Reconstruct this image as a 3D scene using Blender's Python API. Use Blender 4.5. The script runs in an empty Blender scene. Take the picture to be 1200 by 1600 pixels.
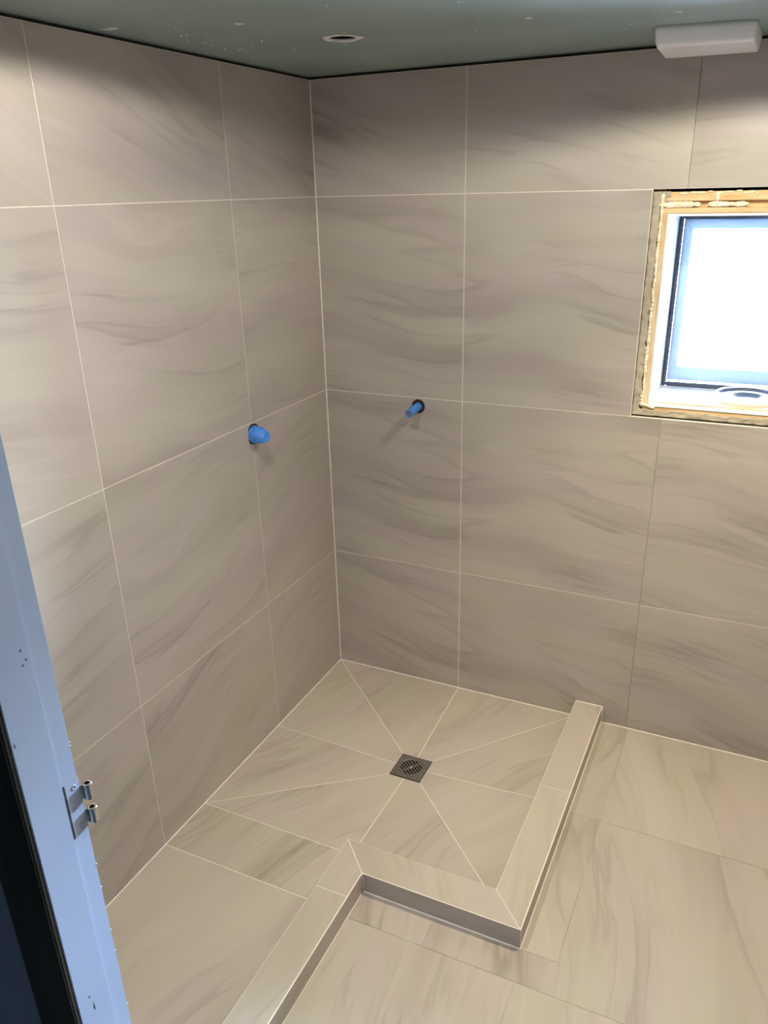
import bpy, bmesh, math, random
from mathutils import Vector, Matrix, noise
random.seed(7)
C = bpy.context.scene.collection
PI = math.pi
S = bpy.context.scene

# ------------------------------------------------------------------ camera
cam = bpy.data.objects.new('camera', bpy.data.cameras.new('camera'))
C.objects.link(cam)
yaw, pitch, roll = .4478, .4037, -.0251
fwd = Vector((-math.sin(yaw)*math.cos(pitch), math.cos(yaw)*math.cos(pitch), -math.sin(pitch)))
rt = Vector((math.cos(yaw), math.sin(yaw), 0)); up = rt.cross(fwd)
r2 = rt*math.cos(roll) + up*math.sin(roll); u2 = up*math.cos(roll) - rt*math.sin(roll)
M = Matrix((r2, u2, -fwd)).transposed().to_4x4(); M.translation = (1.3295, -2.3145, 1.6818)
cam.matrix_world = M
cam.data.sensor_fit = 'VERTICAL'; cam.data.sensor_height = 36; cam.data.lens = 1240.2/1600*36
cam.data.shift_x = -5.8/1600; cam.data.shift_y = 28.3/1600
cam.data.clip_start = .02
S.camera = cam

# ------------------------------------------------------------------ world, lights, exposure
w = bpy.data.worlds.new('world'); S.world = w; w.use_nodes = True
bg = w.node_tree.nodes['Background']; bg.inputs[0].default_value = (.74, .86, 1, 1); bg.inputs[1].default_value = 400.0
# sky seen through the window and from the open air
_n = w.node_tree.nodes; _l = w.node_tree.links
_tc = _n.new('ShaderNodeTexCoord'); _sx = _n.new('ShaderNodeSeparateXYZ'); _rp = _n.new('ShaderNodeValToRGB')
_l.new(_tc.outputs['Generated'], _sx.inputs[0]); _mr = _n.new('ShaderNodeMapRange')
_mr.inputs['From Min'].default_value = -1; _mr.inputs['From Max'].default_value = 1
_l.new(_sx.outputs['Z'], _mr.inputs['Value']); _l.new(_mr.outputs[0], _rp.inputs[0])
SKY = ((.46, (.78, .95, 1.3), 75), (.53, (1, .98, .96), 90), (.60, (.76, .95, 1.34), 315))   # ground and houses, horizon, upper sky
_e = _rp.color_ramp.elements; _e.new(.5)
for _k, (_p, _c, _s) in enumerate(SKY): _e[_k].position = _p; _e[_k].color = (*[v*_s/400 for v in _c], 1)
_l.new(_rp.outputs[0], bg.inputs[0])
S.view_settings.view_transform = 'Standard'; S.view_settings.look = 'None'
S.view_settings.exposure = 0.0; S.view_settings.gamma = 1
S.view_settings.use_curve_mapping = False
ZC = 1.994
def area(name, loc, rot, sx, sy, power=0, color=(1,1,1), portal=False):
    l = bpy.data.lights.new(name, 'AREA'); l.shape = 'RECTANGLE'; l.size = sx; l.size_y = sy
    l.energy = power; l.color = color
    if portal: l.cycles.is_portal = True
    o = bpy.data.objects.new(name, l); C.objects.link(o); o.location = loc; o.rotation_euler = rot
    return o
area('window_portal', (1.30, .34, 1.355), (math.radians(-90), 0, 0), .56, .54, portal=True)
def spot(name, loc, power, color, ang, blend, rad=.022, tilt=(0,0,0)):
    l = bpy.data.lights.new(name, 'SPOT'); l.energy = power; l.color = color
    l.spot_size = math.radians(ang); l.spot_blend = blend; l.shadow_soft_size = rad
    o = bpy.data.objects.new(name, l); C.objects.link(o); o.location = loc; o.rotation_euler = tilt
    return o
# two recessed downlights outside the frame: a wide rim and a stronger core each
spot('downlight_rim', (1.28, -.60, ZC-.012), 26, (1, .96, .82), 161, .17)
spot('downlight_core', (1.28, -.60, ZC-.012), 76, (1, .87, .60), 100, 1)
spot('downlight_rim', (.50, -1.20, ZC-.012), 18.5, (1, .96, .92), 171, .14)
spot('downlight_core', (.50, -1.20, ZC-.012), 33, (.98, .98, 1), 100, 1)

# ------------------------------------------------------------------ materials
def mat(name, col, rough=.6, metal=0, spec=.5, trans=0):
    m = bpy.data.materials.new(name); m.use_nodes = True
    b = m.node_tree.nodes['Principled BSDF']
    b.inputs['Base Color'].default_value = (*col, 1); b.inputs['Roughness'].default_value = rough
    b.inputs['Metallic'].default_value = metal; b.inputs['Specular IOR Level'].default_value = spec
    return m
def nd(m, t, **kw):
    n = m.node_tree.nodes.new(t)
    for k, v in kw.items(): setattr(n, k, v)
    return n
def mottled(name, c0, c1, scale, rough=.6, detail=4, bump=0, lo=.35, hi=.65, stretch=(1,1,1), spec=.5, metal=0):
    m = mat(name, c0, rough, metal, spec); L = m.node_tree.links; b = m.node_tree.nodes['Principled BSDF']
    tc = nd(m, 'ShaderNodeTexCoord'); mp = nd(m, 'ShaderNodeMapping'); mp.inputs['Scale'].default_value = stretch
    n = nd(m, 'ShaderNodeTexNoise'); n.inputs['Scale'].default_value = scale; n.inputs['Detail'].default_value = detail
    r = nd(m, 'ShaderNodeValToRGB'); r.color_ramp.elements[0].position = lo; r.color_ramp.elements[1].position = hi
    r.color_ramp.elements[0].color = (*c0, 1); r.color_ramp.elements[1].color = (*c1, 1)
    L.new(tc.outputs['Object'], mp.inputs[0]); L.new(mp.outputs[0], n.inputs['Vector']); L.new(n.outputs[0], r.inputs[0])
    L.new(r.outputs[0], b.inputs['Base Color'])
    if bump:
        bp = nd(m, 'ShaderNodeBump'); bp.inputs['Strength'].default_value = bump; bp.inputs['Distance'].default_value = .002
        L.new(n.outputs[0], bp.inputs['Height']); L.new(bp.outputs[0], b.inputs['Normal'])
    return m
def tile_mat(name, dark, mid, light, rough=.42):
    """porcelain tile with soft drifting sandstone veins; works on the tile's own UV metres"""
    m = mat(name, mid, rough); L = m.node_tree.links; b = m.node_tree.nodes['Principled BSDF']
    uv = nd(m, 'ShaderNodeUVMap'); uv.uv_map = 'UVMap'
    def warp(src, scale, ax, ay, detail=1):
        nw = nd(m, 'ShaderNodeTexNoise'); nw.inputs['Scale'].default_value = scale; nw.inputs['Detail'].default_value = detail
        L.new(src, nw.inputs['Vector'])
        sub = nd(m, 'ShaderNodeVectorMath', operation='SUBTRACT'); sub.inputs[1].default_value = (.5,.5,.5)
        L.new(nw.outputs['Color'], sub.inputs[0])
        mul = nd(m, 'ShaderNodeVectorMath', operation='MULTIPLY'); mul.inputs[1].default_value = (ax, ay, 0)
        L.new(sub.outputs[0], mul.inputs[0])
        add = nd(m, 'ShaderNodeVectorMath', operation='ADD'); L.new(src, add.inputs[0]); L.new(mul.outputs[0], add.inputs[1])
        return add.outputs[0]
    w1 = warp(uv.outputs[0], 1.5, .12, .26)
    w2 = warp(w1, 8, .03, .015, 3)
    def layer(src, sx, sy, detail, rough_=.5, off=0):
        mp = nd(m, 'ShaderNodeMapping'); mp.inputs['Scale'].default_value = (sx, sy, 1); mp.inputs['Location'].default_value = (off, off*1.7, 0)
        n = nd(m, 'ShaderNodeTexNoise'); n.inputs['Scale'].default_value = 1; n.inputs['Detail'].default_value = detail
        n.inputs['Roughness'].default_value = rough_
        L.new(src, mp.inputs[0]); L.new(mp.outputs[0], n.inputs['Vector'])
        return n.outputs[0]
    def ramp(src, stops):
        r = nd(m, 'ShaderNodeValToRGB'); e = r.color_ramp.elements; r.color_ramp.interpolation = 'EASE'
        while len(e) < len(stops): e.new(.5)
        for k, (p, v) in enumerate(stops): e[k].position = p; e[k].color = (v, v, v, 1)
        L.new(src, r.inputs[0]); return r.outputs[0]
    def mth(op, x, y):
        n = nd(m, 'ShaderNodeMath', operation=op)
        for k, v in enumerate((x, y)):
            if isinstance(v, (int, float)): n.inputs[k].default_value = v
            else: L.new(v, n.inputs[k])
        return n.outputs[0]
    feather = ((.40, 0), (.475, 0), (.505, 1), (.56, .40), (.68, 0))
    broad = layer(w1, .8, 5.0, 3, .5)
    v1 = mth('MULTIPLY', ramp(layer(w2, 1.1, 8.0, 2, .45, 3.1), feather), ramp(layer(w1, 1.6, 3.0, 1, .5, 9.), ((.47, 0), (.68, 1))))
    v2 = mth('MULTIPLY', ramp(layer(w2, 1.5, 16., 2, .5, 5.3), feather), ramp(layer(w1, 2.2, 4.5, 1, .5, 13.), ((.46, 0), (.64, 1))))
    fine = layer(w2, 2.6, 30., 4, .62, 7.7)
    hi = mth('MULTIPLY', ramp(layer(w2, 1.3, 9.0, 2, .45, 17.1), feather), ramp(layer(w1, 1.7, 3.0, 1, .5, 21.), ((.48, 0), (.66, 1))))
    t = mth('MULTIPLY', mth('SUBTRACT', broad, .5), 1.9)
    t = mth('ADD', t, mth('MULTIPLY', mth('SUBTRACT', fine, .5), .50))
    t = mth('SUBTRACT', t, mth('MULTIPLY', v1, .42)); t = mth('SUBTRACT', t, mth('MULTIPLY', v2, .38)); t = mth('ADD', t, mth('MULTIPLY', hi, .28))
    t = mth('ADD', mth('MULTIPLY', t, .5), .56)
    r = nd(m, 'ShaderNodeValToRGB'); e = r.color_ramp.elements
    e[0].position = .02; e[0].color = (*dark, 1); e[1].position = .98; e[1].color = (*light, 1)
    k = e.new(.52); k.color = (*mid, 1)
    L.new(t, r.inputs[0])
    # warm / mauve drift
    hn = layer(w1, 2.2, 5.0, 2, .5, 31.)
    hm = nd(m, 'ShaderNodeMapRange'); hm.inputs['From Min'].default_value = .36; hm.inputs['From Max'].default_value = .64; L.new(hn, hm.inputs['Value'])
    hc = nd(m, 'ShaderNodeMix', data_type='RGBA'); hc.inputs[6].default_value = (1.0, .972, 1.0, 1); hc.inputs[7].default_value = (.99, 1.0, .94, 1)
    L.new(hm.outputs[0], hc.inputs[0])
    mx = nd(m, 'ShaderNodeMix', data_type='RGBA', blend_type='MULTIPLY'); mx.inputs[0].default_value = 1
    L.new(r.outputs[0], mx.inputs[6]); L.new(hc.outputs[2], mx.inputs[7])
    L.new(mx.outputs[2], b.inputs['Base Color'])
    rr = nd(m, 'ShaderNodeMapRange'); rr.inputs['To Min'].default_value = rough-.05; rr.inputs['To Max'].default_value = rough+.08
    L.new(fine, rr.inputs['Value']); L.new(rr.outputs[0], b.inputs['Roughness'])
    return m
TILE = tile_mat('beige_stone_tile', (.270,.228,.196), (.425,.370,.315), (.520,.465,.395))
FTILE = tile_mat('beige_floor_tile', (.29,.243,.195), (.440,.385,.310), (.510,.455,.375))
GROUT = mottled('cream_grout', (.70,.62,.50), (.78,.71,.60), 60, .8)
SILI = mottled('cream_silicone', (.74,.66,.54), (.80,.73,.62), 30, .45)
DRYJ = mottled('beige_dry_joint', (.25,.21,.165), (.47,.41,.33), 7, .9, lo=.42, hi=.58)
DARK = mottled('void_shade', (.012,.011,.010), (.03,.027,.022), 20, .9)  # near-black colour stands in for the shade inside gaps and holes
BOARD = mottled('green_moisture_board', (.225,.285,.255), (.27,.335,.30), 5, .38, bump=.04)
PLAST = mottled('chipped_plaster', (.55,.54,.50), (.8,.78,.74), 60, .8)
WHITE = mottled('white_upvc', (.80,.83,.86), (.84,.87,.9), 8, .3)
SASHM = mottled('pale_blue_grey_sash', (.42,.55,.74), (.46,.59,.78), 8, .3)
RUBB_SHADE = mottled('black_rubber_and_shade', (.012,.014,.022), (.03,.035,.05), 30, .35)  # real window seal, also the painted shade inside the sill ring
TIMB = mottled('raw_pine', (.62,.40,.20), (.80,.62,.38), 9, .7, stretch=(6,6,1.2), bump=.1)
TIMBH = mottled('raw_pine_flat', (.60,.34,.14), (.78,.54,.28), 9, .7, stretch=(1.2,6,6), bump=.1)
MUD = mottled('grey_tile_adhesive', (.38,.315,.225), (.47,.40,.29), 30, .9, bump=.25)
FOAM = mottled('cream_expanding_foam', (.78,.66,.40), (.92,.86,.66), 70, .8, bump=.6)
JAMB = mottled('pale_blue_gloss_paint', (.40,.48,.62), (.44,.52,.66), 6, .32, bump=.03)
JDARK = mottled('dark_green_black', (.020,.028,.026), (.045,.050,.038), 4, .4, stretch=(3,3,.4))  # plain green-black colour of the edge strip and the line by the hinge
HALL = mottled('slate_blue_paint', (.20,.25,.34), (.23,.28,.37), 3, .5)
HALLW = mottled('darkened_hall_paint', (.26,.27,.28), (.30,.31,.32), 3, .7)  # unseen hall surfaces, white darkened to grey to cut bounce light
STEEL = mottled('brushed_steel', (.42,.40,.37), (.52,.50,.46), 30, .34, metal=1, stretch=(1,12,1))
GRATE = mottled('brown_tinted_steel', (.20,.175,.155), (.27,.24,.21), 50, .45, metal=.75, stretch=(1,6,1))
CHROME = mottled('zinc_plated_steel', (.55,.55,.53), (.68,.68,.66), 40, .25, metal=1)
BLUE = mottled('blue_tape', (.05,.22,.68), (.09,.33,.84), 70, .45, bump=.4, stretch=(1,1,4))
COPP = mottled('grey_pipe_end', (.10,.13,.22), (.22,.22,.26), 90, .5)
PLAS = mottled('white_moulded_plastic', (.78,.76,.74), (.82,.80,.78), 6, .35)
GLASS = bpy.data.materials.new('window_glass'); GLASS.use_nodes = True
_nt = GLASS.node_tree; _nt.nodes.remove(_nt.nodes['Principled BSDF'])
_t = _nt.nodes.new('ShaderNodeBsdfTransparent'); _t.inputs[0].default_value = (.93,.97,.98,1)
_g = _nt.nodes.new('ShaderNodeBsdfGlossy'); _g.inputs['Roughness'].default_value = .02
_f = _nt.nodes.new('ShaderNodeFresnel'); _f.inputs[0].default_value = 1.45; _m = _nt.nodes.new('ShaderNodeMixShader')
_nt.links.new(_f.outputs[0], _m.inputs[0]); _nt.links.new(_t.outputs[0], _m.inputs[1]); _nt.links.new(_g.outputs[0], _m.inputs[2])
_nt.links.new(_m.outputs[0], _nt.nodes['Material Output'].inputs[0])

# ------------------------------------------------------------------ helpers
def obj(name, bm, mats, parent=None, smooth=False):
    me = bpy.data.meshes.new(name)
    bmesh.ops.recalc_face_normals(bm, faces=bm.faces)
    bm.to_mesh(me); bm.free()
    for m in (mats if isinstance(mats, (list, tuple)) else [mats]): me.materials.append(m)
    if smooth:
        for p in me.polygons: p.use_smooth = True
    o = bpy.data.objects.new(name, me); C.objects.link(o)
    if parent: o.parent = parent; o.matrix_parent_inverse = parent.matrix_world.inverted()
    return o
def rebase(o, p):
    """put the object's origin at p without moving its mesh"""
    o.data.transform(Matrix.Translation(-Vector(p))); o.location = p
def thing(name, loc, label, cat, group=None):
    o = bpy.data.objects.new(name, None); C.objects.link(o); o.location = loc; o.empty_display_size = .05
    o['label'] = label; o['category'] = cat
    if group: o['group'] = group
    o.matrix_world = Matrix.Translation(loc)
    return o
def struct(o, label, cat):
    o['kind'] = 'structure'; o['label'] = label; o['category'] = cat; return o
def box(bm, x0, x1, y0, y1, z0, z1, mi=0, bev=0):
    vs = [bm.verts.new((x, y, z)) for x in (x0, x1) for y in (y0, y1) for z in (z0, z1)]
    fs = [bm.faces.new([vs[i] for i in f]) for f in ((0,1,3,2),(4,6,7,5),(0,4,5,1),(2,3,7,6),(0,2,6,4),(1,5,7,3))]
    for f in fs: f.material_index = mi
    if bev:
        es = list({e for f in fs for e in f.edges})
        r = bmesh.ops.bevel(bm, geom=es, offset=bev, segments=2, affect='EDGES', clamp_overlap=True)
        for f in r['faces']: f.material_index = mi
def prism(bm, pts, h0, h1, mp, mi, uvf=None):
    """pts: 2D loop; extruded along h between h0 (back) and h1 (front)"""
    uvl = bm.loops.layers.uv.get('UVMap') or bm.loops.layers.uv.new('UVMap')
    a = [bm.verts.new(mp(p[0], p[1], h0, p)) for p in pts]; b = [bm.verts.new(mp(p[0], p[1], h1, p)) for p in pts]
    fs = [bm.faces.new(b), bm.faces.new(list(reversed(a)))]
    n = len(pts)
    for i in range(n): fs.append(bm.faces.new((a[i], a[(i+1)%n], b[(i+1)%n], b[i])))
    for f in fs: f.material_index = mi
    if uvf:
        for f in fs:
            for l in f.loops:
                i = (b.index(l.vert) if l.vert in b else a.index(l.vert)); l[uvl].uv = uvf(pts[i][0], pts[i][1])
def inset(pts, d):
    n = len(pts); A = sum(pts[i][0]*pts[(i+1)%n][1]-pts[(i+1)%n][0]*pts[i][1] for i in range(n)); s = 1 if A > 0 else -1
    out = []
    for i in range(n):
        p0, p1, p2 = (Vector(pts[i-1][:2]), Vector(pts[i][:2]), Vector(pts[(i+1)%n][:2]))
        d1 = (p1-p0).normalized(); d2 = (p2-p1).normalized()
        n1 = Vector((-d1.y, d1.x))*s; n2 = Vector((-d2.y, d2.x))*s
        k = d/max(.2, 1+n1.dot(n2)); q = p1+(n1+n2)*k
        out.append((q.x, q.y)+tuple(pts[i][2:]))
    return out
def tiles(bm, polys, mp, gap=.003, along='a', seed=0, thick=.010, mt=0, mg=1, ang=None, lay=None):
    """lay(P) -> (key, a0, b0, angle): tiles with one key carry the same printed pattern from (a0, b0)"""
    rnd = random.Random(seed)
    for P in polys:
        ox, oy = rnd.uniform(-20, 20), rnd.uniform(-20, 20); a0 = b0 = 0
        t = rnd.uniform(-.30, .30) if ang is None else ang + rnd.uniform(-.08, .08)
        if lay:
            key, a0, b0, t = lay(P); kr = random.Random(seed*100+key); ox, oy = kr.uniform(-20, 20), kr.uniform(-20, 20)
        ct, st = math.cos(t), math.sin(t)
        def uvf(a, b, ox=ox, oy=oy, ct=ct, st=st, a0=a0, b0=b0):
            a, b = a-a0, b-b0
            if along == 'b': a, b = b, a
            return (a*ct-b*st+ox, a*st+b*ct+oy)
        prism(bm, inset(P, gap/2), -.0012, 0, mp, mt, uvf)
        prism(bm, P, -thick, -.0008, mp, mg)
def rect(a0, a1, b0, b1): return [(a0, b0), (a1, b0), (a1, b1), (a0, b1)]
def lathe(bm, prof, seg=48, M=None, mi=0, closed=False):
    rings = []
    for r, z in prof:
        rings.append([bm.verts.new((r*math.cos(2*PI*i/seg), r*math.sin(2*PI*i/seg), z)) for i in range(seg)] if r > 1e-6 else [bm.verts.new((0, 0, z))])
    vs = [v for R in rings for v in R]
    prs = list(zip(rings, rings[1:])) + ([(rings[-1], rings[0])] if closed else [])
    for A, B in prs:
        for i in range(seg):
            j = (i+1) % seg
            if len(A) == 1 and len(B) == 1: continue
            if len(A) == 1: f = bm.faces.new((A[0], B[j], B[i]))
            elif len(B) == 1: f = bm.faces.new((A[i], A[j], B[0]))
            else: f = bm.faces.new((A[i], A[j], B[j], B[i]))
            f.material_index = mi; f.smooth = True
    if M: bmesh.ops.transform(bm, matrix=M, verts=vs)
    return rings
def bead(bm, pts, r, seg=8, seed=1, jit=.12):
    """caulk bead following a polyline"""
    rnd = random.Random(seed); full = []
    for p, q in zip(pts, pts[1:]):
        p, q = Vector(p), Vector(q); n = max(2, int((q-p).length/.02))
        for i in range(n): full.append(p.lerp(q, i/n))
    full.append(Vector(pts[-1])); prev = None
    for i, p in enumerate(full):
        d = (full[min(i+1, len(full)-1)]-full[max(i-1, 0)]).normalized()
        u = d.cross(Vector((.3, .4, .86))).normalized(); v = d.cross(u); rr = r*(1+rnd.uniform(-jit, jit))
        ring = [bm.verts.new(p+(u*math.cos(2*PI*k/seg)+v*math.sin(2*PI*k/seg))*rr) for k in range(seg)]
        if prev:
            for k in range(seg): bm.faces.new((prev[k], prev[(k+1)%seg], ring[(k+1)%seg], ring[k])).smooth = True
        else: bm.faces.new(ring)
        prev = ring
    bm.faces.new(prev)

Z = (0, .469, 1.068, 1.670, ZC-.0075)       # tile courses on the walls
XR, YF = 2.12, -1.800                        # right wall, front wall

# ------------------------------------------------------------------ the room shell
def lay_wall(colkeys, edges, angs, flip):
    def f(P):
        am, bmid = sum(p[0] for p in P)/len(P), sum(p[1] for p in P)/len(P)
        col = max(i for i in range(len(edges)-1) if abs(am) >= abs(edges[i]))
        row = max(j for j in range(4) if bmid >= Z[j])
        base = Z[row] if row else Z[1]-.6
        return (colkeys[col]*10 + (row if row in flip else 0), 0, base, angs[row][min(col, len(angs[row])-1)])
    return f
# left wall (x = 0)
bm = bmesh.new(); ml = lambda a, b, h, p: (h, a, b)
ys = (0, -.446, -1.047, -1.648, YF)
tiles(bm, [rect(ys[i+1], ys[i], Z[j], Z[j+1]) for i in range(4) for j in range(4)], ml, seed=11,
      lay=lay_wall((0, 1, 2, 3), ys, ((-.30, -.22), (-.38, -.10), (.02, .12), (.45, .38)), (0, 3)))
box(bm, -.11, -.0102, YF-.07, .11, -.05, 2.03, 2)
struct(obj('wall_left', bm, [TILE, GROUT, DARK]), 'left shower wall clad in large beige stone tiles with cream grout', 'wall')
# back wall (y = 0) with the window opening
WX0, WX1, WZ0, WZ1 = 1.004, 1.600, 1.0715, 1.6685
bm = bmesh.new(); mb = lambda a, b, h, p: (a, -h, b)
P = []
xs = (0, .489, 1.088, 1.688, XR)
for i in range(4):
    for j in range(4):
        if j == 2 and i in (1, 2): continue
        P.append(rect(xs[i]-(.0005 if i == 2 else 0), xs[i+1]+(.0005 if i == 1 else 0), Z[j], Z[j+1]))   # the joint at 1.088 is tight
P += [rect(.489, WX0, Z[2], Z[3]), rect(WX1, 1.688, Z[2], Z[3])]
tiles(bm, P, mb, seed=23, lay=lay_wall((0, 0, 2, 3), xs, ((.22, .22, .2), (.12, .12, .1), (.12, .12, .1), (.18, .18, .1)), (0, 3)))
for q in ((-.0102, WX0, -.05, 2.03), (WX1, XR, -.05, 2.03), (WX0, WX1, -.05, WZ0), (WX0, WX1, WZ1, 2.03)):
    box(bm, q[0], q[1], .0102, .11, q[2], q[3], 2)
for q in ((.9, 1.0445, .95, 1.76), (1.5595, 1.75, .95, 1.76), (1.0445, 1.5595, .95, 1.0985), (1.0445, 1.5595, 1.6105, 1.76)):
    box(bm, q[0], q[1], .1005, .24, q[2], q[3], 2)
struct(obj('wall_back', bm, [TILE, GROUT, DARK]), 'back wall of large beige stone tiles around a bare window opening', 'wall')
# right wall and front wall (beside the doorway)
bm = bmesh.new(); mr = lambda a, b, h, p: (XR-h, a, b)
tiles(bm, [rect(ys[i+1], ys[i], Z[j], Z[j+1]) for i in range(4) for j in range(4)], mr, seed=31)
box(bm, XR+.0102, XR+.11, YF-.07, .11, -.05, 2.03, 2)
struct(obj('wall_right', bm, [TILE, GROUT, DARK]), 'right wall of large beige stone tiles', 'wall')
DX0, DX1 = .665, 1.46
bm = bmesh.new(); mf = lambda a, b, h, p: (a, YF+h, b)
tiles(bm, [rect(0, .59, Z[j], Z[j+1]) for j in range(4)] + [rect(DX1+.075, XR, Z[j], Z[j+1]) for j in range(4)], mf, seed=41)
box(bm, -.0102, .589, YF-.068, YF-.0102, 0, 1.99, 2); box(bm, DX1+.076, XR+.0102, YF-.068, YF-.0102, 0, 1.99, 2)
box(bm, -.60, .589, YF-.074, YF-.068, 0, 1.99, 3); box(bm, DX1+.076, 2.7, YF-.074, YF-.068, 0, 1.99, 3)
struct(obj('wall_front', bm, [TILE, GROUT, DARK, HALL]), 'front wall beside the doorway with a slate blue hall side', 'wall')
# hall behind the camera
bm = bmesh.new()
box(bm, -.7, -.6, -3.7, YF-.06, 0, 2.4, 0); box(bm, 2.7, 2.8, -3.7, YF-.06, 0, 2.4, 0); box(bm, -.6, 2.7, -3.7, -3.6, 0, 2.4, 0)
struct(obj('wall_hall', bm, [HALLW]), 'plain grey walls of the unseen hall, darkened to cut bounce light', 'wall')

# ceiling with one round cut-out
def holed(bm, outer, cx, cy, r, z, seg=40, mi=0):
    o = [bm.verts.new((x, y, z)) for x, y in outer]
    h = [bm.verts.new((cx+r*math.cos(2*PI*i/seg)*(1+.02*math.sin(5*i)), cy+r*math.sin(2*PI*i/seg)*(1+.02*math.sin(7*i)), z)) for i in range(seg)]
    es = [bm.edges.new((o[i], o[(i+1)%len(o)])) for i in range(len(o))] + [bm.edges.new((h[i], h[(i+1)%seg])) for i in range(seg)]
    r_ = bmesh.ops.triangle_fill(bm, use_beauty=True, edges=es, normal=(0, 0, 1))
    for f in r_['geom']:
        if isinstance(f, bmesh.types.BMFace): f.material_index = mi
    return o, h
HX, HY, HR = .380, -.505, .030
bm = bmesh.new()
oc = [(-.11, .11), (XR+.11, .11), (XR+.11, YF-.07), (-.11, YF-.07)]
o0, h0 = holed(bm, oc, HX, HY, HR, ZC); o1, h1 = holed(bm, oc, HX, HY, HR*1.12, ZC+.0125)
hm_ = [bm.verts.new((HX+(v.co.x-HX)*1.0, HY+(v.co.y-HY)*1.0, ZC+.0032)) for v in h0]
for i in range(40):
    bm.faces.new((h0[i], h0[(i+1)%40], hm_[(i+1)%40], hm_[i])).material_index = 1; bm.faces.new((hm_[i], hm_[(i+1)%40], h1[(i+1)%40], h1[i])).material_index = 2
for i in range(4): bm.faces.new((o0[i], o0[(i+1)%4], o1[(i+1)%4], o1[i]))
ceil = struct(obj('ceiling', bm, [BOARD, PLAST, DARK]), 'unpainted green moisture-resistant board ceiling with plaster flecks', 'ceiling')
bm = bmesh.new(); box(bm, -.1, XR+.1, YF-.06, .1, ZC+.06, ZC+.08, 0); box(bm, -.7, 2.8, -3.7, YF-.072, 2.4, 2.45, 1)
box(bm, -.6, 2.7, YF-.076, YF-.072, 1.99, 2.4, 1)
struct(obj('ceiling_void', bm, [DARK, HALLW]), 'dark void above the ceiling board', 'ceiling')
bm = bmesh.new()
rnd = random.Random(5)
def fleck(bm, x, y, sx, sy, rot=0, h=.0012):
    n = 9; vs = []
    for k in range(n):
        a = 2*PI*k/n; q = rnd.uniform(.65, 1.1); px, py = sx*q*math.cos(a), sy*q*math.sin(a)
        vs.append((x+px*math.cos(rot)-py*math.sin(rot), y+px*math.sin(rot)+py*math.cos(rot)))
    t = [bm.verts.new((a, b, ZC+.0002)) for a, b in vs]; c = bm.verts.new((x, y, ZC-h))
    u = [bm.verts.new((x+(a-x)*.6, y+(b-y)*.6, ZC-h)) for a, b in vs]
    for k in range(n):
        bm.faces.new((t[k], t[(k+1)%n], u[(k+1)%n], u[k])); bm.faces.new((u[k], u[(k+1)%n], c))
fleck(bm, .040, -.862, .022, .012, .2); fleck(bm, .285, -.765, .012, .008, .4)
for k in range(34):
    fleck(bm, .15+rnd.gauss(0, .07), -.56+rnd.gauss(0, .12), rnd.uniform(.0015, .005), rnd.uniform(.0012, .0035), rnd.uniform(0, 3))
for k in range(18):
    fleck(bm, rnd.uniform(.1, 1.6), rnd.uniform(-1.0, -.1), rnd.uniform(.0015, .004), rnd.uniform(.001, .003), rnd.uniform(0, 3))
fleck(bm, .80, -.50, .012, .007, .1); fleck(bm, 1.074, -.40, .014, .006, .5)
o = obj('plaster_flecks', bm, PLAST, ceil); o['kind'] = 'stuff'
bm = bmesh.new()
lathe(bm, [(HR*1.01, .0002), (HR*1.04, -.0003), (HR*1.40, -.0003), (HR*1.50, .0003)], 36)
for v in bm.verts:
    k = 1+.22*noise.noise(Vector((v.co.x*40, v.co.y*40, 2))); 
    if v.co.xy.length > HR*1.2: v.co.x *= k; v.co.y *= k
bmesh.ops.translate(bm, vec=(HX, HY, ZC), verts=bm.verts)
obj('hole_rim', bm, PLAST, ceil, True)['label'] = 'chipped pale plaster rim around the round ceiling hole'

# main floor: ungrouted tiles
CX0, CX1, CY0, CY1, LX0, LX1, CH = .915, 1.006, -.874, -.966, .494, .584, .062
fm = lambda a, b, h, p: (a, b, h + (p[2] if len(p) > 2 else 0))
bm = bmesh.new(); P = []
P += [rect(CX1, 1.097, 0, -.467), rect(CX1, 1.097, -.467, CY1), rect(1.097, 1.697, 0, -.467), rect(1.697, XR, 0, -.467),
      rect(1.097, 1.697, -.467, -1.055), rect(1.697, XR, -.467, -1.055),
      rect(LX1, .787, CY1, -1.055), rect(.787, 1.097, CY1, -1.055),
      rect(LX1, 1.020, -1.055, -1.655), rect(1.020, 1.620, -1.055, -1.655), rect(1.620, XR, -1.055, -1.655),
      rect(LX1, 1.020, -1.655, -1.87), rect(1.020, 1.620, -1.655, -1.87), rect(1.620, XR, -1.655, -1.87)]
tiles(bm, P, fm, gap=.0012, along='b', seed=57, mg=1, ang=.15)
box(bm, LX1-.01, XR+.01, -1.87, .01, -.06, -.0102, 2)
box(bm, -.7, 2.8, -3.7, -1.872, -.05, -.002, 3)
struct(obj('floor', bm, [FTILE, DRYJ, DARK, HALLW]), 'main bathroom floor of large beige tiles with open joints', 'floor')

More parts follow.
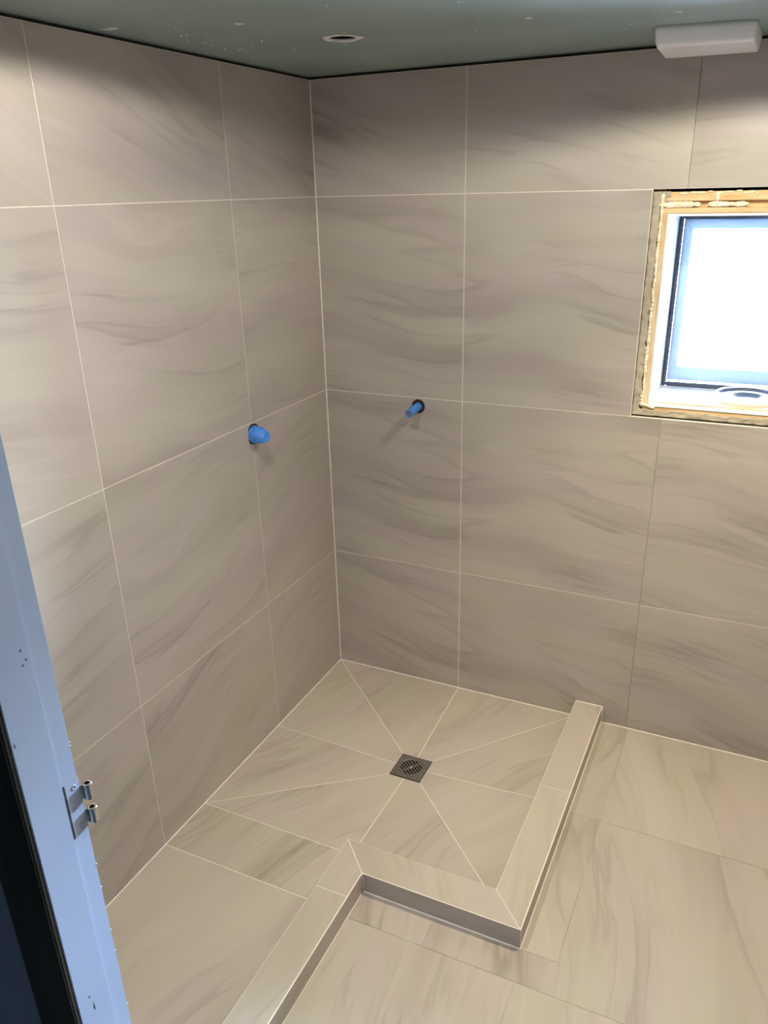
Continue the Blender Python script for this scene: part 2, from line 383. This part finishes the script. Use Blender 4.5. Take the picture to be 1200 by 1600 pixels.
# shower floor, cut to fall towards the drain
GX0, GX1, GY0, GY1, DZ = .449, .555, -.410, -.519, -.007
bm = bmesh.new(); E0 = .0
ym, xm, R_ = -.4645, .502, .955
def q(*pts): return [tuple(p) for p in pts]
A = (0, 0, 0); B = (.489, 0, 0); D = (CX0, 0, 0); F = (CX0, -.447, 0); G = (CX0, -.866, 0); H = (.499, -.866, 0); I = (0, -.866, 0); J = (0, -.455, 0)
a = (GX0, GY0, DZ); b = (xm, GY0, DZ); c = (GX1, GY0, DZ); f = (GX1, ym, DZ); g = (GX1, GY1, DZ); h = (xm, GY1, DZ); i_ = (GX0, GY1, DZ); j_ = (GX0, ym, DZ)
P = [q(A, B, b, a), q(B, D, c, b), q(D, F, f, c), q(F, G, g, f), q(G, H, h, g), q(H, I, i_, h), q(I, J, j_, i_), q(J, A, a, j_)]
tiles(bm, P, fm, gap=.003, along='b', seed=63, thick=.02, ang=-.45)
P = [rect(0, LX0+.004, -.866, -1.046), rect(0, LX0+.004, -1.046, -1.646), rect(0, LX0+.004, -1.646, YF)]
tiles(bm, P, fm, gap=.003, along='b', seed=66, thick=.02, ang=-.30)
box(bm, -.01, LX0+.08, YF, .01, -.06, -.021, 2); box(bm, LX0+.08, CX0+.08, -.9, .01, -.06, -.021, 2)
sf = obj('shower_floor', bm, [FTILE, GROUT, DARK]); struct(sf, 'tiled shower floor with grout lines fanning out to the square drain', 'shower floor')

# ------------------------------------------------------------------ raised curb around the shower
root = thing('shower_curb', (CX0, CY0, 0), 'low zigzag tiled curb separating the shower floor from the main floor', 'curb')
root['kind'] = 'structure'
def curb_tops():
    e = .002
    return [[(CX0, -.002), (CX1-e, -.002), (CX1-e, -.455), (CX0, -.455)],
            [(CX0, -.455), (CX1-e, -.455), (CX1-e, CY1+e), (CX0, CY0)],
            [(CX0, CY0), (CX1-e, CY1+e), (LX1-e, CY1+e), (LX0, CY0)],
            [(LX0, CY0), (LX1-e, CY1+e), (LX1-e, -1.047), (LX0, -1.047)],
            [(LX0, -1.047), (LX1-e, -1.047), (LX1-e, -1.646), (LX0, -1.646)],
            [(LX0, -1.646), (LX1-e, -1.646), (LX1-e, YF), (LX0, YF)]]
bm = bmesh.new(); top = lambda a, b, h, p: (a, b, CH+h)
T = curb_tops()
tiles(bm, [T[0], T[1]], top, gap=.0026, along='b', seed=72, thick=.008, ang=.2)
tiles(bm, [T[2]], top, gap=.0026, along='a', seed=75, thick=.008, ang=1.1)
tiles(bm, T[3:], top, gap=.0026, along='b', seed=79, thick=.008, ang=.1)
obj('curb_top', bm, [FTILE, GROUT], root)
bm = bmesh.new()
# side faces: outer right, notch front, outer left, and the inner sides
tiles(bm, [rect(-.002, -.467, .002, CH-.0005), rect(-.467, CY1, .002, CH-.0005)], lambda a, b, h, p: (CX1+h, a, b), gap=.0004, seed=81, thick=.002, ang=0)
tiles(bm, [rect(LX1+.001, .72, .002, CH-.0005), rect(.72, CX1-.0003, .002, CH-.0005)], lambda a, b, h, p: (a, CY1-h, b), gap=.0002, seed=83, thick=.002, ang=0)
tiles(bm, [rect(CY1-.001, -1.25, .002, CH-.0005), rect(-1.25, YF, .002, CH-.0005)], lambda a, b, h, p: (LX1+h, a, b), gap=.0008, seed=85, thick=.002, ang=0)
tiles(bm, [rect(-.002, CY0, .001, CH-.001)], lambda a, b, h, p: (CX0-h, a, b), seed=87, thick=.002, ang=0)
tiles(bm, [rect(LX0, CX0, .001, CH-.001)], lambda a, b, h, p: (a, CY0+h, b), seed=88, thick=.002, ang=0)
tiles(bm, [rect(CY0, YF, .001, CH-.001)], lambda a, b, h, p: (LX0-h, a, b), seed=89, thick=.002, ang=0)
obj('curb_side', bm, [TILE, GROUT], root)
bm = bmesh.new()
box(bm, CX0+.0016, CX1-.0016, CY1+.0016, -.002, -.02, CH-.008); box(bm, LX0+.0016, CX0+.003, CY1+.0016, CY0-.0016, -.02, CH-.008)
box(bm, LX0+.0016, LX1-.0016, YF, CY1+.003, -.02, CH-.008)
obj('curb_core', bm, GROUT, root)
bm = bmesh.new(); r = .0013
bead(bm, [(CX1-.0008, -.002, CH-.0008), (CX1-.0008, CY1+.0008, CH-.0008), (LX1-.0008, CY1+.0008, CH-.0008), (LX1-.0008, YF, CH-.0008)], r, seed=3)
bead(bm, [(CX1-.0005, CY1+.0005, .0), (CX1-.0005, CY1+.0005, CH)], .0009); bead(bm, [(LX1, CY1, .0), (LX1, CY1, CH)], .0016)
obj('edge_grout', bm, SILI, root)['label'] = 'thin cream grout line along the outer top edge'

# sealant lines
def trim(n, lines, r, label):
    bm = bmesh.new()
    for k, l in enumerate(lines): bead(bm, l, r, seed=k+n)
    struct(obj('trim_%d' % n, bm, SILI), label, 'sealant')
trim(1, [[(.0005, -.0005, 0), (.0005, -.0005, Z[4])]], .0024, 'cream sealant line up the corner between left and back walls')
trim(2, [[(0, YF, 0), (0, 0, 0), (CX0, 0, 0)], [(CX0, -.0005, CH), (CX1, -.0005, CH)], [(CX1+.0008, 0, CH), (CX1+.0008, 0, 0), (XR, 0, 0)]], .0024, 'cream sealant line where the walls meet the floor')
trim(3, [[(CX1, 0, 0), (CX1, CY1, 0), (LX1, CY1, 0), (LX1, YF, 0)]], .0030, 'cream sealant line around the outer foot of the curb')

# ------------------------------------------------------------------ drain grate
root = thing('drain_grate', ((GX0+GX1)/2, ym, DZ), 'square steel shower drain with diagonal slots', 'drain')
cx, cy, hw = (GX0+GX1)/2, ym, .0515
bm = bmesh.new()
ang = math.radians(-38); ca, sa = math.cos(ang), math.sin(ang)
outer = [(cx-hw, cy-hw), (cx+hw, cy-hw), (cx+hw, cy+hw), (cx-hw, cy+hw)]
slots = []
for k in range(-3, 4):
    v0 = k*.0092; L_ = math.sqrt(max(0, .0345**2-v0*v0))
    for s0, s1 in ((-L_, -.0032), (.0032, L_)):
        if s1-s0 < .008: continue
        hw_ = .0023; lp = []
        for (sc, a0) in ((s1-hw_, -PI/2), (s0+hw_, PI/2)):
            for m_ in range(5):
                t_ = a0+PI*m_/4; lp.append((sc+hw_*math.cos(t_), v0+hw_*math.sin(t_)))
        slots.append([(cx+a_*ca-b_*sa, cy+a_*sa+b_*ca) for a_, b_ in lp])
tz, bz = DZ+.0012, DZ-.0008
def slotted(z):
    es, loops = [], []
    for lp in [outer]+slots:
        vs = [bm.verts.new((x, y, z)) for x, y in lp]; loops.append(vs)
        es += [bm.edges.new((vs[i], vs[(i+1) % len(vs)])) for i in range(len(vs))]
    bmesh.ops.triangle_fill(bm, use_beauty=True, edges=es, normal=(0, 0, 1)); return loops
la, lb = slotted(tz), slotted(bz)
for A_, B_ in zip(la, lb):
    for i in range(len(A_)): bm.faces.new((A_[i], A_[(i+1) % len(A_)], B_[(i+1) % len(A_)], B_[i]))
obj('grate_plate', bm, GRATE, root)
bm = bmesh.new(); lathe(bm, [(.0372, tz-.0002), (.0375, tz+.0007), (.0388, tz+.0007), (.0391, tz-.0002)], 48, Matrix.Translation((cx, cy, 0)))
obj('insert_ring', bm, GRATE, root, True)
bm = bmesh.new(); lathe(bm, [(.0001, tz-.0002), (.0001, tz+.0010), (.0035, tz+.0008), (.0045, tz-.0002)], 20, Matrix.Translation((cx, cy, 0)))
obj('screw', bm, STEEL, root, True)
bm = bmesh.new(); lathe(bm, [(.046, bz-.0002), (.046, -.05), (0, -.05)], 32, Matrix.Translation((cx, cy, 0)))
obj('drain_cup', bm, DARK, root)

# ------------------------------------------------------------------ window with its rough surround
win = bpy.data.objects.new('window_1', None); C.objects.link(win); win.location = (1.3, .2, 1.07); win.matrix_world = Matrix.Translation((1.3, .2, 1.07))
struct(win, 'small window in the back wall with bare timber and foam around it', 'window')
RX0, RX1, RZ0, RZ1 = 1.051, 1.553, 1.105, 1.604
def ring(bm, x0, x1, z0, z1, t, y0, y1, mi=0, bev=0):
    box(bm, x0, x0+t, y0, y1, z0, z1, mi, bev); box(bm, x1-t, x1, y0, y1, z0, z1, mi, bev)
    box(bm, x0+t, x1-t, y0, y1, z0, z0+t, mi, bev); box(bm, x0+t, x1-t, y0, y1, z1-t, z1, mi, bev)
bm = bmesh.new(); t = .006
ring(bm, RX0-t, RX1+t, RZ0-t, RZ1+t, t, .012, .242)
obj('reveal_lining', bm, WHITE, win)['label'] = 'white lining boards of the window recess'
bm = bmesh.new(); ring(bm, RX0-.02, RX1+.02, RZ0-.02, RZ1+.02, .026, .243, .315)
obj('window_frame', bm, WHITE, win)
bm = bmesh.new(); ring(bm, RX0+.0005, RX1-.0005, RZ0+.0060, RZ1-.0035, .0125, .236, .250, 0, .002); ring(bm, RX0+.006, RX1-.006, RZ0+.0125, RZ1-.007, .008, .231, .238, 0, .0015)
obj('rubber_seal', bm, RUBB_SHADE, win)['label'] = 'black rubber seal around the sash'
bm = bmesh.new()
def sash(bm, x0, x1, z0, z1, tl, tb, tt, y0, y1, d):
    prof = [(x0, x1, z0, z1, y0), (x0+tl-.008, x1-tl+.008, z0+tb-.008, z1-tt+.008, y0-.006), (x0+tl, x1-tl, z0+tb, z1-tt, y0+d)]
    R = []
    for (a0, a1, b0, b1, y) in prof: R.append([bm.verts.new(v) for v in ((a0, y, b0), (a1, y, b0), (a1, y, b1), (a0, y, b1))])
    R.append([bm.verts.new(v) for v in ((x0+tl, y1, z0+tb), (x1-tl, y1, z0+tb), (x1-tl, y1, z1-tt), (x0+tl, y1, z1-tt))])
    R.append([bm.verts.new(v) for v in ((x0, y1, z0), (x1, y1, z0), (x1, y1, z1), (x0, y1, z1))])
    n = len(R)
    for k in range(n):
        A_, B_ = R[k], R[(k+1) % n]
        for i in range(4): bm.faces.new((A_[i], A_[(i+1)%4], B_[(i+1)%4], B_[i]))
sash(bm, RX0+.0135, RX1-.0135, RZ0+.024, RZ1-.014, .034, .050, .034, .246, .30, .018)
sh = obj('window_sash', bm, SASHM, win); sh['label'] = 'blue-grey looking opening sash'
bm = bmesh.new(); box(bm, RX0+.044, RX1-.044, .276, .282, RZ0+.071, RZ1-.045)
obj('glass_pane', bm, GLASS, sh)
bm = bmesh.new()
for x in (1.155, 1.21): box(bm, x, x+.018, .2415, .2455, RZ0+.026, RZ0+.0315, 0, .001)
obj('sash_rail_blocks', bm, SASHM, sh)  # two small raised blocks in sash colour on the bottom rail
# raw timber around the lining
bm = bmesh.new()
y0 = .014
box(bm, 1.030, RX0-.0065, y0-.003, .10, RZ0-.008, RZ1+.017, 0, .0015)
box(bm, RX1+.0065, 1.575, y0-.003, .10, RZ0-.008, RZ1+.017, 0, .0015)
obj('timber_lining', bm, TIMB, win)['label'] = 'bare pale pine strips beside the lining'
bm = bmesh.new()
box(bm, 1.006, WX1-.002, y0, .10, 1.640, 1.6625, 0, .0015)
box(bm, 1.030, 1.575, y0-.004, .10, RZ1+.0065, RZ1+.020, 0, .0015)
box(bm, 1.030, 1.575, y0+.001, .10, RZ0-.020, RZ0-.0065, 0, .0015)
box(bm, 1.004, WX1, .030, .10, WZ0, 1.11, 0); box(bm, 1.004, 1.034, .030, .10, 1.11, WZ1, 0)
box(bm, 1.570, WX1, .030, .10, 1.11, WZ1, 0); box(bm, 1.034, 1.57, .030, .10, 1.62, 1.64, 0)
obj('timber_header', bm, TIMBH, win)['label'] = 'bare orange pine strip over the window opening'
def rough_strip(bm, a0, a1, w0, w1, mapf, seed, jag=.006, n=110, m=9, y=.012, amp=.004):
    """long ragged band: a runs along, w across; the w1 edge is ragged"""
    g = []
    for i in range(n+1):
        a_ = a0+(a1-a0)*i/n; e = noise.noise(Vector((a_*38, seed, 0)))*jag + noise.noise(Vector((a_*120, seed, 4)))*jag*.6
        row = []
        for k in range(m+1):
            s_ = k/m; ww = w0+(w1+e*(1 if w1 > w0 else -1)-w0)*s_
            hh = y - amp*(.3+noise.noise(Vector((a_*70, ww*90, seed)))) + (.006 if k == m else 0)
            row.append(bm.verts.new(mapf(a_, ww, hh)))
        g.append(row)
    last = [[bm.verts.new(mapf(a0+(a1-a0)*i/n, w_, .031)) for w_ in (w0, w1)] for i in range(n+1)]
    for i in range(n):
        for k in range(m): bm.faces.new((g[i][k], g[i+1][k], g[i+1][k+1], g[i][k+1])).smooth = True
        bm.faces.new((last[i][0], last[i+1][0], g[i+1][0], g[i][0])); bm.faces.new((g[i][m], g[i+1][m], last[i+1][1], last[i][1]))
bm = bmesh.new()
vm = lambda a_, w_, h_: (w_, h_, a_); hm = lambda a_, w_, h_: (a_, h_, w_)
rough_strip(bm, WZ0+.002, 1.652, WX0+.001, 1.026, vm, 2)
rough_strip(bm, WZ0+.002, WZ1-.004, WX1-.001, 1.578, vm, 5)
rough_strip(bm, WX0+.003, WX1-.003, WZ0+.001, 1.090, hm, 9, jag=.007)
rough_strip(bm, WX0+.001, 1.048, 1.664, 1.645, hm, 12, jag=.012)
rough_strip(bm, WX0+.001, 1.040, 1.650, 1.628, hm, 15, jag=.014, y=.0125)
obj('adhesive_band', bm, MUD, win)['label'] = 'grey-brown tile adhesive smeared around the opening'
bm = bmesh.new(); rnd = random.Random(8)
def blob(x, z, sx, sz, y=.011, sy=.005):
    r_ = bmesh.ops.create_icosphere(bm, subdivisions=2, radius=1)
    for v in r_['verts']:
        d_ = 1+.35*noise.noise(v.co*1.7+Vector((x*90, z*90, 0)))
        v.co = Vector((x+v.co.x*sx*d_, y+v.co.y*sy*d_, z+v.co.z*sz*d_))
z = 1.108
while z < 1.655:
    blob(1.0295+.0022*noise.noise(Vector((z*30, 0, 0))), z, rnd.uniform(.0028, .0055), rnd.uniform(.006, .013)); z += rnd.uniform(.008, .013)
x = 1.035
while x < 1.56:
    if not (1.118 < x < 1.142 or 1.235 < x < 1.285): blob(x, 1.632+.002*noise.noise(Vector((x*30, 3, 0))), rnd.uniform(.009, .016), rnd.uniform(.0055, .008))
    x += rnd.uniform(.010, .016)
for k in range(34): blob(rnd.uniform(1.06, 1.55), 1.6625-abs(rnd.gauss(0, .004)), rnd.uniform(.003, .012), rnd.uniform(.0012, .004), .0135, .0022)
for x in (1.160, 1.163, 1.33, 1.47): blob(x, 1.650, .0035, .011, .0135, .003)
for k in range(5): blob(1.028+k*.008, 1.105-k*.0022, .006, .0035)
obj('foam_sealant', bm, FOAM, win, True)['label'] = 'cream expanding foam squeezed out between timber and adhesive'

# white collar on the sill
bm = bmesh.new()
prof = [(.082, 0), (.0865, .004), (.0865, .018), (.0855, .023), (.083, .0255), (.080, .0255), (.0775, .023), (.0765, .0145), (.050, .0145), (.049, .0175), (.0455, .0185), (.043, .017), (.043, .002), (.074, .0)]
lathe(bm, prof, 72, Matrix.Translation((1.300, .130, RZ0+.0008)), closed=True)
lathe(bm, [(.0429, .0165), (.041, .015), (.036, .006), (.022, .005), (.0, .005), (.0, .003), (.0425, .003)], 48, Matrix.Translation((1.300, .130, RZ0+.0008)), mi=1)  # black colour stands in for the shade in the bore
lathe(bm, [(.0772, .0225), (.0762, .0150), (.070, .0149), (.070, .0142), (.0768, .0142), (.0777, .0225)], 48, Matrix.Translation((1.300, .130, RZ0+.0006)), mi=1)  # groove and inner rim face painted black for their shade
o = obj('plastic_collar', bm, [PLAS, RUBB_SHADE]); rebase(o, (1.300, .130, RZ0+.0008))
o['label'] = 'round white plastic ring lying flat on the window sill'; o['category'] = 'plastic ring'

# ------------------------------------------------------------------ capped pipe ends
def stub(name, base, axis, length, rad, hole, label, crumple, tip_drop):
    root = thing(name, base, label, 'pipe')
    q_ = Vector(axis).to_track_quat('Z', 'Y').to_matrix().to_4x4(); Mx = Matrix.Translation(base) @ q_
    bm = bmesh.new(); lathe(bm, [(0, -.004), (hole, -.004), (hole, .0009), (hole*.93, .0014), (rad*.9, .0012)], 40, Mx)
    obj('hole_shade_disc', bm, DARK, root)['label'] = 'dark disc standing in for the shaded hole around the pipe'  # flat dark disc laid on the tile, its colour is the hole's shade
    bm = bmesh.new(); prof = [(0, -.0035), (rad*.96, -.0035)]
    n = 9
    for k in range(n+1):
        s_ = k/n; prof.append((rad*(.97+.03*math.sin(k*2.3))*(1-crumple*max(0, s_-.35)**1.5), length*s_))
    rr = prof[-1][0]; prof += [(rr*.86, length*1.01), (rr*.55, length*(.97 if crumple else .985)), (0, length*(.95 if crumple else .98))]
    rg = lathe(bm, prof, 30)
    for v in bm.verts:
        s_ = v.co.z/length; a_ = math.atan2(v.co.y, v.co.x)
        if s_ > .05:
            k = 1+(.03+.16*crumple*s_)*noise.noise(Vector((math.cos(a_)*2.2, math.sin(a_)*2.2, s_*3.0)))+.05*crumple*s_*math.sin(a_*6+s_*3)
            v.co.x *= k; v.co.y *= k
    bmesh.ops.transform(bm, matrix=Mx, verts=bm.verts)
    for v in bm.verts:
        d_ = (v.co-Vector(base)).dot(Vector(axis).normalized())/length; v.co.z -= tip_drop*max(0, d_)
    obj('tape_wrap', bm, BLUE, root, True)['label'] = 'blue tape wound around the pipe'
    return root, Mx
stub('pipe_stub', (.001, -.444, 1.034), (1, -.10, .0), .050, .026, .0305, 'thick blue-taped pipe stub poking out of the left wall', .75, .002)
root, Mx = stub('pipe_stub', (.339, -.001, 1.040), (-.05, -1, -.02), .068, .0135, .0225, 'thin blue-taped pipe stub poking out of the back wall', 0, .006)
root['category'] = 'pipe'
bm = bmesh.new(); lathe(bm, [(0, .0665), (.0085, .0665), (.0092, .0688), (.007, .0692), (.006, .0672), (0, .0672)], 24, Mx @ Matrix.Translation((0, 0, 0)))
for v in bm.verts: v.co.z -= .006
obj('pipe_end', bm, COPP, root, True)

# ------------------------------------------------------------------ square fixture on the ceiling
root = thing('ceiling_fixture', (1.11, -.15, ZC), 'white square plastic box fixed to the ceiling above the window', 'ceiling fixture')
bm = bmesh.new()
T_ = [(1.005, -.040), (1.216, -.020), (1.214, -.224), (1.010, -.262)]
lv = [(1.0, 0, 0), (.995, .010, .10), (.93, .030, .25), (.86, .037, .6), (.80, .038, 1)]
cxx, cyy = 1.111, -.137; prev = None
rings = []
for k, (s_, dz, _) in enumerate(lv):
    R2 = []
    n = len(T_)
    for i in range(n):                                   # rounded corners
        p = Vector(T_[i]); pa = Vector(T_[i-1]); pb = Vector(T_[(i+1) % n])
        rc = .012
        a_ = p+(pa-p).normalized()*rc; b_ = p+(pb-p).normalized()*rc
        for m_ in range(5):
            t_ = m_/4; qv = a_.lerp(p, t_).lerp(p.lerp(b_, t_), t_)
            qx = cxx+(qv.x-cxx)*(1-(1-s_)*.35); qy = cyy+(qv.y-cyy)*s_
            R2.append(bm.verts.new((qx, qy, ZC-.0002-dz)))
    rings.append(R2)
for A_, B_ in zip(rings, rings[1:]):
    for i in range(len(A_)): bm.faces.new((A_[i], A_[(i+1) % len(A_)], B_[(i+1) % len(A_)], B_[i])).smooth = True
bm.faces.new(rings[-1]); bm.faces.new(rings[0])
obj('fixture_cover', bm, PLAS, root)

# ------------------------------------------------------------------ door frame with half of a hinge
door = bpy.data.objects.new('door_1', None); C.objects.link(door); door.location = (DX0, -1.835, 0); door.matrix_world = Matrix.Translation((DX0, -1.835, 0))
struct(door, 'pale blue painted door frame without its door', 'door frame')
JY0, JY1 = -1.871, -1.797
bm = bmesh.new()
box(bm, .591, DX0, JY0, JY1, .0, 1.99, 0, .0015)                       # left jamb
box(bm, DX1, DX1+.074, JY0, JY1, .0, 1.99, 0, .0015)
obj('jamb', bm, JAMB, door)
bm = bmesh.new()
box(bm, DX0-.001, DX0+.0022, JY0+.0005, -1.8225, .0, 1.99, 0, .0008)
box(bm, DX1-.0022, DX1+.001, JY0+.0005, -1.8225, .0, 1.99, 0, .0008)
obj('door_stop', bm, JAMB, door)
bm = bmesh.new(); box(bm, .592, DX0+.0005, JY0-.006, JY0+.0012, 0, 1.99, 0, .002); box(bm, DX1-.0005, DX1+.073, JY0-.006, JY0-.0003, 0, 1.99, 0, .002)
obj('edge_strip', bm, JDARK, door)['label'] = 'dark strip on the hall side of the jamb'
HZ0, HZ1 = .976, 1.053
hg = bpy.data.objects.new('hinge', None); C.objects.link(hg); hg.parent = door
bm = bmesh.new(); box(bm, DX0-.0005, DX0+.0007, -1.8185, -1.7972, HZ0, HZ1, 0, .0007)
def child(o, p): o.parent = p; return o
lf_ = child(obj('hinge_leaf', bm, JAMB), hg)
bm = bmesh.new(); box(bm, DX0-.0004, DX0+.0004, -1.8200, -1.8184, HZ0-.0012, HZ1+.0012, 0)
child(obj('leaf_recess', bm, JDARK), hg)['label'] = 'dark recess line beside the leaf'
for z0, z1 in ((1.0165, 1.0385), (.9805, 1.0025)):
    bm = bmesh.new(); R_k = .0058
    lathe(bm, [(.0033, z0), (.0033, z1-.0003), (.0036, z1), (R_k-.0004, z1), (R_k, z1-.0005), (R_k, z0+.0004), (R_k-.0004, z0)], 28, Matrix.Translation((DX0+.004, -1.7895, 0)), closed=True)
    lathe(bm, [(0, z1-.010), (.0034, z1-.010)], 28, Matrix.Translation((DX0+.004, -1.7895, 0)), mi=1)
    box(bm, DX0-.0004, DX0+.0010, -1.798, -1.7885, z0, z1, 0)
    for f_ in bm.faces: f_.smooth = False
    child(obj('hinge_knuckle', bm, [CHROME, DARK]), hg)['label'] = 'bare metal hinge knuckle'
for z0 in (1.043, 1.0145, .987):
    bm = bmesh.new(); q_ = Matrix.Translation((DX0+.0005, -1.8085+(.0025 if z0 != 1.0145 else -.001), z0)) @ Matrix.Rotation(PI/2, 4, 'Y')
    lathe(bm, [(0, .0002), (.0014, .0002), (.0018, .0009), (.0028, .0011), (.0036, .0003), (.0038, -.0005)], 20, q_)
    child(obj('screw', bm, JAMB), hg)
hg.parent = door
hg.matrix_parent_inverse = door.matrix_world.inverted()
# paint scuffs and chips on the jamb
bm = bmesh.new(); rnd = random.Random(21)
def chip(y, z, sy, sz):
    n = 8; c = bm.verts.new((DX0+.0029, y, z)); vs = []
    for k in range(n):
        a_ = 2*PI*k/n; q2 = rnd.uniform(.5, 1.1); vs.append(bm.verts.new((DX0+.0023, y+sy*q2*math.cos(a_), z+sz*q2*math.sin(a_))))
    for k in range(n): bm.faces.new((vs[k], vs[(k+1) % n], c))
for y, z, sy, sz in ((-1.833, 1.247, .0016, .0022), (-1.829, 1.234, .0025, .002), (-1.834, 1.229, .002, .0016), (-1.866, 1.147, .0012, .004), (-1.852, .742, .003, .0022),
                     (-1.848, .72, .0012, .008), (-1.856, .665, .0016, .006), (-1.865, 1.30, .001, .002)): chip(y, z, sy, sz)
obj('paint_chips', bm, mottled('grey_scuff', (.12,.14,.17), (.22,.25,.3), 50, .7), door)
bm = bmesh.new()
for k in range(9):
    z = rnd.uniform(.6, 1.5); box(bm, DX0-.002, DX0+.0004, -1.7982, -1.7968, z, z+rnd.uniform(.001, .003), 0)
obj('edge_chips', bm, PLAST, door)
